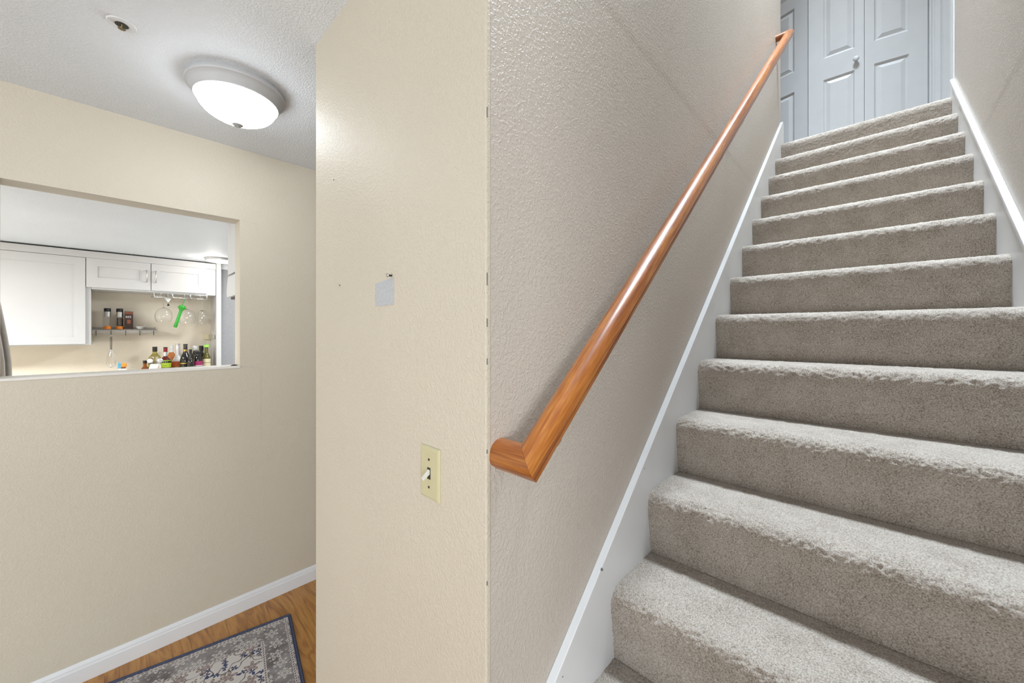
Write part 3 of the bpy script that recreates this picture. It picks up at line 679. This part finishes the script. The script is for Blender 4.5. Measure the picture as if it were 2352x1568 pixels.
MB().box((0.002, -0.82, 0.0), (0.54, 0.744, 0.09)).build('toe_kick', M['cabinet'], bc_); MB().box((0.002, -0.82, 0.09), (0.60, 0.744, 0.871)).build('carcass', M['cabinet'], bc_)
for k in range(4): MB().box((0.601, -0.81 + k * 0.388, 0.10), (0.62, -0.81 + k * 0.388 + 0.383, 0.86)).build('door', M['cabinet'], bc_, bevel=0.002)
LEDGE = 1.07
lg = thing('counter_riser', (-4.985, 0.36, 0.91), 'low white riser shelf on the counter carrying the bottles', 'shelf')
MB().box((-0.20, -0.345, 0.142), (0.245, 0.345, 0.16)).build('board', M['cabinet'], lg, bevel=0.002)
for x in (-0.17, 0.19):
    for y in (-0.32, 0.32): MB().box((x - 0.015, y - 0.015, 0.0), (x + 0.015, y + 0.015, 0.142)).build('leg', M['cabinet'], lg)
kl = thing('disk_ceiling_light', (-4.62, 0.735, KC), 'thin round disk ceiling light by the kitchen end panel', 'ceiling light')
MB().lathe([(0.001, 0), (0.118, 0), (0.1205, -0.006), (0.118, -0.020), (0.110, -0.022)], 56).build('rim', M['steel'], kl, smooth=40)
MB().lathe([(0.1098, -0.018), (0.107, -0.026), (0.085, -0.032), (0.04, -0.035), (0.001, -0.036)], 56).build('diffuser', M['disk'], kl, smooth=60, label='glowing white diffuser')
nc = thing('near_wall_cabinet', (-2.586, 0.502, 1.852), 'pale upper cabinet end just beyond the pass-through opening', 'cabinet')
MB().box((-0.334, 0, 0), (-0.001, 0.75, 0.353)).build('carcass', M['cabinet'], nc, bevel=0.001)
MB().box((-0.355, 0.004, 0.003), (-0.336, 0.37, 0.35)).build('door', M['cabinet'], nc, bevel=0.001); MB().box((-0.355, 0.374, 0.003), (-0.336, 0.745, 0.35)).build('door', M['cabinet'], nc, bevel=0.001)
hd_ = thing('range_hood', (-2.586, 0.502, 1.715), 'slim white range hood under the upper cabinet end', 'range hood')
MB().prism([(-0.001, 0.0), (-0.37, 0.0), (-0.37, 0.05), (-0.335, 0.126), (-0.001, 0.126)], 0, 0.75, 'y').build('hood_body', M['cabinet'], hd_, bevel=0.002)
MB().box((-0.36, 0.02, -0.012), (-0.02, 0.73, -0.0005)).build('filter', M['darkmetal'], hd_, label='dark underside filter')
# curved trays standing by the near counter end
nct = MB().box((-3.22, -1.6, 0.872), (-2.587, -0.22, 0.91)).build('near_counter', M['counter'], bevel=0.004); tag(nct, 'stone counter below the pass-through opening, kitchen side', 'counter')
nb = thing('near_base_cabinet', (-2.587, 0, 0), 'white base cabinet below the pass-through opening, kitchen side', 'cabinet')
MB().box((-0.56, -1.6, 0), (-0.001, -0.22, 0.09)).build('toe_kick', M['cabinet'], nb); MB().box((-0.60, -1.6, 0.09), (-0.001, -0.22, 0.871)).build('carcass', M['cabinet'], nb)
def tray(x, dy, label, mt):
    pts = [(-0.3160, 1.31), (-0.3175, 1.36), (-0.3225, 1.42), (-0.3290, 1.48), (-0.3375, 1.55), (-0.348, 1.63), (-0.37, 1.72), (-0.41, 1.80), (-0.47, 1.86), (-0.56, 1.89)]
    low = [(-0.3158, 1.24), (-0.317, 1.10), (-0.322, 0.98), (-0.335, 0.925), (-0.36, 0.911)]
    c = -0.62; right = low[::-1] + pts; left = [(2 * c - y, z) for y, z in right[::-1]]
    t = thing('serving_tray', (x, 0, 0), label, 'tray')
    MB().prism([(y + dy, z) for y, z in right + left], -0.008, 0.008, 'x').build('tray_face', mt, t, bevel=0.003)
    MB().tube([(0, y + dy, z) for y, z in right + left + right[:1]], 0.009, 8).build('tray_rim', M['tray_edge'], t, smooth=60)
tray(-2.93, -0.012, 'taupe curved tray standing by the opening, the one whose edge shows most', M['tray'])
tray(-2.87, -0.024, 'taupe curved tray standing by the opening, nearer the sill', M['tray'])

# ------------------------------------------------------------------ kitchen: wall shelf and what is on it
sh = thing('wall_shelf', (-5.22, 0.096, 1.52), 'narrow steel wall shelf with a row of hooks below it', 'shelf')
MB().box((0.001, -0.212, -0.004), (0.14, 0.2125, 0)).build('shelf_plate', M['shelf_steel'], sh)
MB().box((0.136, -0.212, -0.036), (0.14, 0.2125, 0.003)).build('front_rail', M['shelf_steel'], sh)
MB().box((0.001, -0.212, -0.036), (0.004, 0.2125, 0.02)).build('back_rail', M['shelf_steel'], sh)
for y in (-0.206, 0.206): MB().box((0.004, y - 0.003, 0.0), (0.02, y + 0.003, 0.024)).build('end_post', M['shelf_steel'], sh)
for px_y in (-0.0915, 0.0016, 0.0955, 0.190, 0.287):
    y = px_y - 0.096
    MB().tube([(0.142, y, -0.010), (0.146, y, -0.016), (0.146, y, -0.046), (0.150, y, -0.054), (0.158, y, -0.054), (0.162, y, -0.046)], 0.0022, 6).build('hook', M['darkmetal'], sh, smooth=60)
def grinder(y, label, fill):
    t = thing('spice_grinder', (-5.135, y, 1.52), label, 'grinder', 'spice grinders on the steel shelf')
    MB().lathe([(0.001, 0.0005), (0.0235, 0.0005), (0.0250, 0.004), (0.0245, 0.028), (0.021, 0.031), (0.001, 0.031)], 28).build('base_cap', M['orange'], t, smooth=40, label='orange base')
    MB().lathe([(0.0222, 0.031), (0.0225, 0.117), (0.0210, 0.117), (0.0207, 0.032)], 28).build('glass_body', M['glass'], t, smooth=40)
    if fill: MB().lathe([(0.001, 0.0325), (0.0200, 0.0325), (0.0200, 0.108), (0.001, 0.110)], 24).build('contents', M['coffee'], t, smooth=40, label='dark brown contents')
    MB().lathe([(0.001, 0.1175), (0.0230, 0.1175), (0.0230, 0.164), (0.001, 0.164)], 28).build('steel_band', M['steel'], t, smooth=40)
    MB().lathe([(0.0225, 0.1645), (0.0232, 0.166), (0.0232, 0.192), (0.0205, 0.196), (0.001, 0.196)], 28).build('top_cap', M['black'], t, smooth=40, label='black cap')
grinder(-0.0220, 'clear empty spice grinder with orange base, on the steel shelf', False)
grinder(0.0570, 'spice grinder filled dark brown, beside the dark box on the steel shelf', True)
bx = thing('coffee_box', (-5.135, 0.1175, 1.52), 'dark brown printed box between the filled grinder and the white bowl', 'box')
MB().box((-0.025, -0.0285, 0.0005), (0.025, 0.0285, 0.170)).build('carton', M['boxbrown'], bx, bevel=0.001)
MB().box((0.0252, -0.026, 0.145), (0.0256, 0.0275, 0.166)).build('top_band', M['boxred'], bx); MB().box((0.0252, -0.012, 0.056), (0.0256, 0.012, 0.092)).build('picture', M['boxred'], bx)
def text(s, size, mat, parent, loc, rot, name='lettering'):
    c = bpy.data.curves.new(name, 'FONT'); c.body = s; c.size = size; c.align_x = 'CENTER'; c.align_y = 'CENTER'; c.extrude = 0.0002
    t = bpy.data.objects.new('tmp', c); COL.objects.link(t); bpy.context.view_layer.update()
    me = bpy.data.meshes.new_from_object(t.evaluated_get(bpy.context.evaluated_depsgraph_get())); bpy.data.objects.remove(t)
    me.materials.clear(); me.materials.append(mat)
    o = bpy.data.objects.new(name, me); COL.objects.link(o); o.parent = parent; o.location = loc; o.rotation_euler = rot; o['kind'] = 'stuff'; return o
text('BEE', 0.026, M['paper'], bx, (0.0256, -0.003, 0.118), (PI / 2, 0, PI / 2))
bw = thing('small_bowl', (-5.13, 0.195, 1.52), 'small white bowl with a spoon at the end of the steel shelf', 'bowl')
MB().lathe([(0.001, 0.001), (0.014, 0.001), (0.016, 0.004), (0.027, 0.016), (0.033, 0.030), (0.0315, 0.030), (0.025, 0.016), (0.012, 0.006), (0.001, 0.006)], 28).build('bowl_body', M['ceramic'], bw, smooth=50)
MB().tube([(0, 0.0, 0.012), (0, 0.018, 0.024), (0, 0.040, 0.043)], [0.004, 0.003, 0.0035], 8).build('spoon', M['ceramic'], bw, smooth=60)
# whisk on the second hook
wk = thing('whisk', (-5.062, 0.0016, 1.468), 'steel balloon whisk hanging from a shelf hook', 'whisk')
MB().tube([(0.004 * math.cos(t), 0.006 * math.sin(t), -0.006 + 0.008 * math.cos(t)) for t in np.linspace(0, 2 * PI, 14)], 0.0013, 6).build('hang_loop', M['chrome'], wk)
hn = MB()
for k in range(6):
    a = k * PI / 3; hn.tube([(0.006 * math.cos(a), 0.006 * math.sin(a), -0.016), (0.0065 * math.cos(a), 0.0065 * math.sin(a), -0.075), (0.005 * math.cos(a), 0.005 * math.sin(a), -0.135)], 0.0014, 6)
ho = hn.build('handle', M['darkmetal'], wk); ho['kind'] = 'stuff'
for k in range(5):
    a = k * PI / 5 + 0.2; ww = MB(); pts = []
    for t in np.linspace(-1, 1, 25):
        u = abs(t); z = -0.13 - 0.168 * (1 - u ** 2.2) ** 0.75 if u < 1 else -0.13
        rr = 0.032 * (math.sin(min(1, (1 - u) * 1.1 + 0.0) * PI * 0.55 + 0.15) if u > 0.35 else u / 0.35 * 0.99) * (1 if u < 0.98 else 0.3)
        sgn = 1 if t > 0 else -1
        zz = -0.13 - 0.168 * (1 - u) ** 0.8; q = (1 - u) ** 0.8
        rad = 0.005 + 0.027 * math.sin(PI * min(1, q ** 1.35)) ** 0.9 if 0 < q < 1 else (0.005 if q <= 0 else 0.0)
        rad = rad if q < 0.75 else 0.032 * math.sqrt(max(0, 1 - ((q - 0.72) / 0.28) ** 2)) * 0.98
        pts.append((sgn * rad * math.cos(a), sgn * rad * math.sin(a), zz))
    ww.tube(pts, 0.0009, 5); ww.build('wire', M['chrome'], wk)
# wrapped packet on the riser
pk = thing('snack_packet', (-4.90, 0.073, LEDGE), 'small blue and orange wrapped packet beside the whisk', 'packet')
MB().box((-0.02, -0.030, 0.0005), (0.012, 0.026, 0.100)).build('carton', M['paper'], pk, bevel=0.002)
MB().add([(0.013, -0.031, 0.10), (0.014, -0.012, 0.105), (0.014, -0.010, 0.150), (0.012, -0.029, 0.156)], [(0, 1, 2, 3)]).build('blue_wrapper', M['blue'], pk, label='blue wrapper end')
ow = MB().box((-0.018, -0.010, 0.110), (0.014, 0.026, 0.148)).build('orange_wrapper', M['orangewrap'], pk, bevel=0.008, label='crumpled orange wrapper')
MB().box((-0.016, -0.012, 0.1002), (0.013, 0.020, 0.1098)).build('dark_print', M['boxred'], pk)

# ------------------------------------------------------------------ stemware rack, glasses, squeezer
rk = thing('stemware_rack', (-5.05, 0.476, 1.870), 'chrome wire stemware rack under the short cabinet', 'rack')
for y in (-0.198, -0.149, -0.099, 0.022, 0.072, 0.140, 0.190):
    MB().tube([(-0.12, y, -0.003), (-0.12, y, -0.034), (0.145, y, -0.034), (0.150, y, -0.028), (0.150, y, -0.003)], 0.0024, 6).build('rail_wire', M['chrome'], rk, smooth=60)
for x, z in ((-0.12, -0.006), (0.150, -0.008)): MB().tube([(x, -0.2, z), (x, 0.2, z)], 0.0026, 6).build('cross_wire', M['chrome'], rk, smooth=60)
for s in (-1, 0, 1):
    MB().tube([(0.153, s * 0.132 - 0.062, -0.010), (0.153, s * 0.132 - 0.066, -0.024), (0.153, s * 0.132 - 0.060, -0.044), (0.153, s * 0.132 + 0.060, -0.044), (0.153, s * 0.132 + 0.066, -0.024), (0.153, s * 0.132 + 0.062, -0.010)], 0.0034, 8).build('front_loop', M['chrome'], rk, smooth=60)
GT = 1.8422
def wineglass(y, rim, top, r, label, x=-4.975, squat=0.72):
    t = thing('wine_glass', (x, y, GT), label, 'glass', 'glasses hanging upside down from the rack')
    H = top - rim; z0 = top - GT; z1 = rim - GT; pr = []
    for u in np.linspace(0, 1, 18):
        a = u * PI * squat; pr.append((max(r * math.sin(a), 0.004), z0 - H * (1 - math.cos(a)) / (1 - math.cos(PI * squat))))
    inner = [(max(q - 0.0012, 0.0008), z - (0.003 if i < 2 else 0)) for i, (q, z) in enumerate(pr)][::-1]
    MB().lathe(pr + inner + [(0.0005, z0 - 0.003)], 36).build('bowl', M['glass'], t, smooth=50)
    MB().lathe([(0.0042, z0 - 0.001), (0.0032, z0 + 0.02), (0.0032, -0.016), (0.006, -0.006)], 12).build('stem', M['glass'], t, smooth=50)
    MB().lathe([(0.006, -0.006), (0.030, -0.002), (0.033, 0.0), (0.0005, 0.001)], 28).build('foot', M['glass'], t, smooth=30)
    return t
wineglass(0.352, 1.592, 1.732, 0.066, 'balloon wine glass hanging upside down with a paper tag on its stem')
wineglass(0.523, 1.583, 1.724, 0.068, 'balloon wine glass hanging upside down behind the green squeezer')
wineglass(0.641, 1.576, 1.717, 0.046, 'slim wine glass hanging upside down nearest the end panel', squat=0.80)
tgp = thing('paper_tag', (-4.94, 0.375, 1.80), 'white paper tag with a black clip on the first hanging glass', 'tag')
MB().add([(0.0, -0.022, 0.024), (0.003, 0.028, 0.020), (0.006, 0.006, -0.022), (0.0008, -0.022, 0.024), (0.0038, 0.028, 0.020), (0.0068, 0.006, -0.022)], [(0, 1, 2), (5, 4, 3), (0, 1, 4, 3), (1, 2, 5, 4), (2, 0, 3, 5)]).build('paper', M['paper'], tgp)
MB().prism([(-0.004, -0.052), (0.016, -0.050), (0.014, -0.038), (0.009, -0.034), (0.006, -0.022), (0.002, -0.036)], -0.006, 0.004, 'x').build('clip', M['black'], tgp, label='black clip')
sq = thing('citrus_squeezer', (-4.86, 0.486, 1.775), 'bright green citrus squeezer hanging in front of the glasses', 'squeezer', rot=(-0.26, 0, 0))
s_ = MB(); s_.lathe([(0.001, -0.020), (0.016, -0.022), (0.026, -0.030), (0.029, -0.042), (0.025, -0.058), (0.014, -0.072), (0.010, -0.080)], 24); s_.build('squeezer_cup', M['green'], sq, smooth=50)
MB().tube([(0, 0, -0.070), (0, 0, -0.12), (0, 0, -0.18), (0, 0, -0.238), (0, 0, -0.242)], [0.013, 0.0125, 0.013, 0.0145, 0.010], 14).build('handle', M['green'], sq, smooth=60)
MB().lathe([(0.0285, -0.040), (0.033, -0.041), (0.033, -0.047), (0.0275, -0.049)], 24).build('cup_lip', M['green'], sq, smooth=40)
MB().tube([(-0.02, 0, -0.024), (-0.026, 0, 0.0), (-0.020, 0, 0.036), (-0.01, 0, 0.030), (0.0, 0, -0.02)], 0.003, 8).build('hinge_loop', M['green'], sq, smooth=60)
hr = thing('hook_rail', (-5.0, 0.745, 1.447), 'short pale hook rail on the white end panel above the bottles', 'hook rail')
MB().box((-0.216, -0.062, -0.030), (-0.190, -0.001, 0.022)).build('bar', M['cream_label'], hr, bevel=0.002)
MB().box((-0.189, -0.020, -0.020), (0.05, -0.001, 0.018)).build('end_cap', M['steel'], hr, bevel=0.003)
for s in (1, -1): MB().tube([(0.03, -0.021, s * 0.010), (0.032, -0.024, s * 0.032), (0.03, -0.034, s * 0.044), (0.03, -0.038, s * 0.036)], 0.002, 6).build('hook', M['chrome'], hr, smooth=60)

# ------------------------------------------------------------------ bottles on the riser
GRP = 'bottles on the kitchen riser'
def bottle(x, y, label, body, mat, parts, group=GRP, name='bottle'):
    t = thing(name, (x, y, LEDGE + 0.0005), label, 'bottle', group)
    MB().lathe([(0.0005, 0.0)] + body + [(0.0005, body[-1][1])], 32).build('bottle_body', mat, t, smooth=40)
    for nm, prof, mt, lb in parts: MB().lathe(prof, 32).build(nm, mt, t, smooth=40, label=lb)
    return t
def lab(body, z0, z1, e=0.0006):   # label wrapped round a profile between two heights
    zs = np.linspace(z0, z1, 8); pz = [p[1] for p in body]; pr = [p[0] for p in body]
    return [(float(np.interp(z, pz, pr)) + e, float(z)) for z in zs]
def shoulder(r, hs, rn, hn, ht, base=0.003):
    c = [(r - base, 0), (r, base)] + [(r, hs)]
    for u in np.linspace(0.15, 1, 7): c.append((rn + (r - rn) * (0.5 + 0.5 * math.cos(PI * u)), hs + (hn - hs) * u))
    return c + [(rn, ht)]
b = shoulder(0.026, 0.085, 0.0125, 0.118, 0.150)
bottle(-4.84, 0.215, 'tiny amber bottle with dark cap, first of the bottles after the packet', b, M['amber'], [('cap', [(0.013, 0.140), (0.0145, 0.141), (0.0145, 0.166), (0.001, 0.167)], M['black'], 'dark cap')])
b = shoulder(0.048, 0.165, 0.016, 0.232, 0.245)
bottle(-5.06, 0.294, 'round bottle of yellow oil with dark cap behind the glass decanter', b, M['oil'], [('cap', [(0.0165, 0.236), (0.0178, 0.237), (0.0178, 0.283), (0.001, 0.284)], M['darkmetal'], 'dark cap')])
dc = bottle(-4.80, 0.278, 'clear glass decanter with two round side loops and a paper tag', shoulder(0.045, 0.12, 0.026, 0.17, 0.19), M['glass'], [('stopper', [(0.0265, 0.188), (0.028, 0.190), (0.026, 0.198), (0.001, 0.199)], M['glass'], None)], name='glass_decanter')
for s in (-1, 1):
    MB().lathe([(0.001, 0.006), (0.014, 0.005), (0.019, 0.002), (0.020, 0), (0.019, -0.003), (0.001, -0.004)], 22, (0.046, s * 0.034, 0.165), 'x').build('side_loop', M['ceramic'] if s < 0 else M['foil'], dc, smooth=50)
MB().add([(0.053, -0.046, 0.085), (0.056, 0.012, 0.085), (0.053, 0.026, 0.134), (0.050, -0.030, 0.137), (0.0525, -0.046, 0.085), (0.0555, 0.012, 0.085), (0.0525, 0.026, 0.134), (0.0495, -0.030, 0.137)],
         [(0, 1, 2, 3), (7, 6, 5, 4), (0, 1, 5, 4), (1, 2, 6, 5), (2, 3, 7, 6), (3, 0, 4, 7)]).build('paper_label', M['paper'], dc, label='white paper tag')
b = shoulder(0.041, 0.160, 0.0130, 0.195, 0.262)
lm = bottle(-4.93, 0.361, 'squat bottle with lime label and red capped neck', b, M['dkred'], [
    ('label', lab(b, 0.088, 0.158), M['lime'], 'lime label with a black band of white dots'), ('black_band', lab(b, 0.132, 0.150, 0.0011), M['black'], None),
    ('neck_glass', [(0.0136, 0.196), (0.0138, 0.235)], M['foil'], None), ('capsule', [(0.0139, 0.235), (0.0150, 0.237), (0.0150, 0.270), (0.0145, 0.272)], M['red'], 'red neck band'), ('cap', [(0.0150, 0.2725), (0.0155, 0.281), (0.001, 0.282)], M['darkmetal'], None)])
vx = Vector((0.724, -0.69, 0))
for k in range(4):
    a = -0.30 - 0.37 + k * 0.30; r = 0.0424
    MB().lathe([(0.0004, 0.0008), (0.0030, 0.0006), (0.0032, 0)], 10, (r * math.cos(a), r * math.sin(a), 0.141), 'x').build('white_dot', M['paper'], lm)
MB().tube([(0.0418 * math.cos(a), 0.0418 * math.sin(a), 0.112 - 0.006 * math.cos((a + 0.15) * 4.5)) for a in np.linspace(-0.45, 0.15, 9)], 0.0013, 5).build('label_mark', M['black'], lm)
b = [(0.052, 0), (0.062, 0.006), (0.065, 0.03), (0.064, 0.06), (0.058, 0.095), (0.047, 0.130), (0.034, 0.156), (0.023, 0.180), (0.0185, 0.20), (0.0165, 0.30)]
bottle(-5.0, 0.4565, 'wide peach coloured sparkling bottle with silver foil neck', b, M['peach'], [
    ('foil_neck', lab(b, 0.184, 0.302, 0.0012) + [(0.0185, 0.304), (0.0195, 0.311), (0.001, 0.313)], M['foil'], 'silver foil neck'), ('front_label', lab(b, 0.100, 0.138, 0.0010), M['red_label'], 'orange red label'), ('collar', lab(b, 0.138, 0.185, 0.0013), M['paper'], 'white collar')])
b = shoulder(0.036, 0.17, 0.014, 0.24, 0.29)
bottle(-5.10, 0.418, 'pale pink bottle partly hidden behind the peach coloured bottle', b, M['peach'], [('sleeve', lab(b, 0.225, 0.290, 0.002) + [(0.001, 0.292)], M['paper'], 'pale sleeve')])
b = [(0.036, 0), (0.040, 0.004), (0.041, 0.10), (0.042, 0.15), (0.036, 0.185), (0.022, 0.215), (0.0155, 0.235), (0.0155, 0.295)]
bottle(-4.88, 0.502, 'tall dark bottle with a gold seal on its neck', b, M['darkglass'], [('cap', [(0.016, 0.296), (0.0175, 0.297), (0.0175, 0.308), (0.001, 0.309)], M['black'], None), ('gold_seal', lab(b, 0.238, 0.256, 0.0015), M['gold'], 'gold seal'), ('gold_emblem', lab(b, 0.118, 0.128, 0.0008), M['gold'], None)])
b = shoulder(0.026, 0.135, 0.0115, 0.178, 0.25)
bottle(-4.80, 0.531, 'small slim dark bottle beside the gold sealed one', b, M['darkglass'], [('cap', [(0.012, 0.250), (0.013, 0.251), (0.013, 0.258), (0.001, 0.259)], M['darkmetal'], None)])
b = shoulder(0.028, 0.19, 0.018, 0.225, 0.235)
bottle(-5.09, 0.600, 'dark bottle with a tall white cap', b, M['darkglass'], [('cap', [(0.020, 0.236), (0.0215, 0.237), (0.0215, 0.284), (0.001, 0.285)], M['paper'], 'white cap')])
b = [(0.030, 0), (0.034, 0.004), (0.034, 0.15), (0.030, 0.18), (0.020, 0.20), (0.020, 0.215), (0.0225, 0.22), (0.0225, 0.235), (0.018, 0.241)]
bottle(-4.90, 0.602, 'round shouldered dark bottle with a magenta label', b, M['darkglass'], [('label', lab(b, 0.088, 0.136), M['magenta'], 'magenta label'), ('label_lettering', lab(b, 0.090, 0.096, 0.0011), M['paper'], None)])
b = shoulder(0.030, 0.175, 0.014, 0.235, 0.265)
bottle(-5.0, 0.639, 'dark bottle with a glossy black cap, behind the olive bottle', b, M['darkglass'], [('cap', [(0.0165, 0.235), (0.0185, 0.236), (0.0185, 0.285), (0.001, 0.286)], M['black'], None)])
b = shoulder(0.034, 0.160, 0.0145, 0.225, 0.285)
bottle(-4.93, 0.6695, 'olive green bottle with cream label, lime collar and clear pour spout', b, M['oliveglass'], [
    ('label', lab(b, 0.080, 0.155), M['cream_label'], 'cream label'), ('lime_collar', [(0.015, 0.272), (0.024, 0.273), (0.025, 0.296), (0.010, 0.298)], M['limecap'], 'lime green collar'), ('pour_spout', [(0.0105, 0.298), (0.009, 0.315), (0.006, 0.333), (0.001, 0.334)], M['glass'], None),
    ('label_ring', lab(b, 0.114, 0.118, 0.0010), M['oliveglass'], None)])
ch = MB(); ch.prism([(-0.016, 0), (-0.012, 0.0035), (-0.005, 0.0058), (0.004, 0.0062), (0.011, 0.0045), (0.016, 0.001), (0.016, 0)], -0.004, 0.004, 'x')
cl = ch.build('hair_clip', M['black'], loc=(-2.50, 0.457, 1.3172), bevel=0.001); tag(cl, 'small black curved clip lying at the end of the pass-through sill', 'clip')
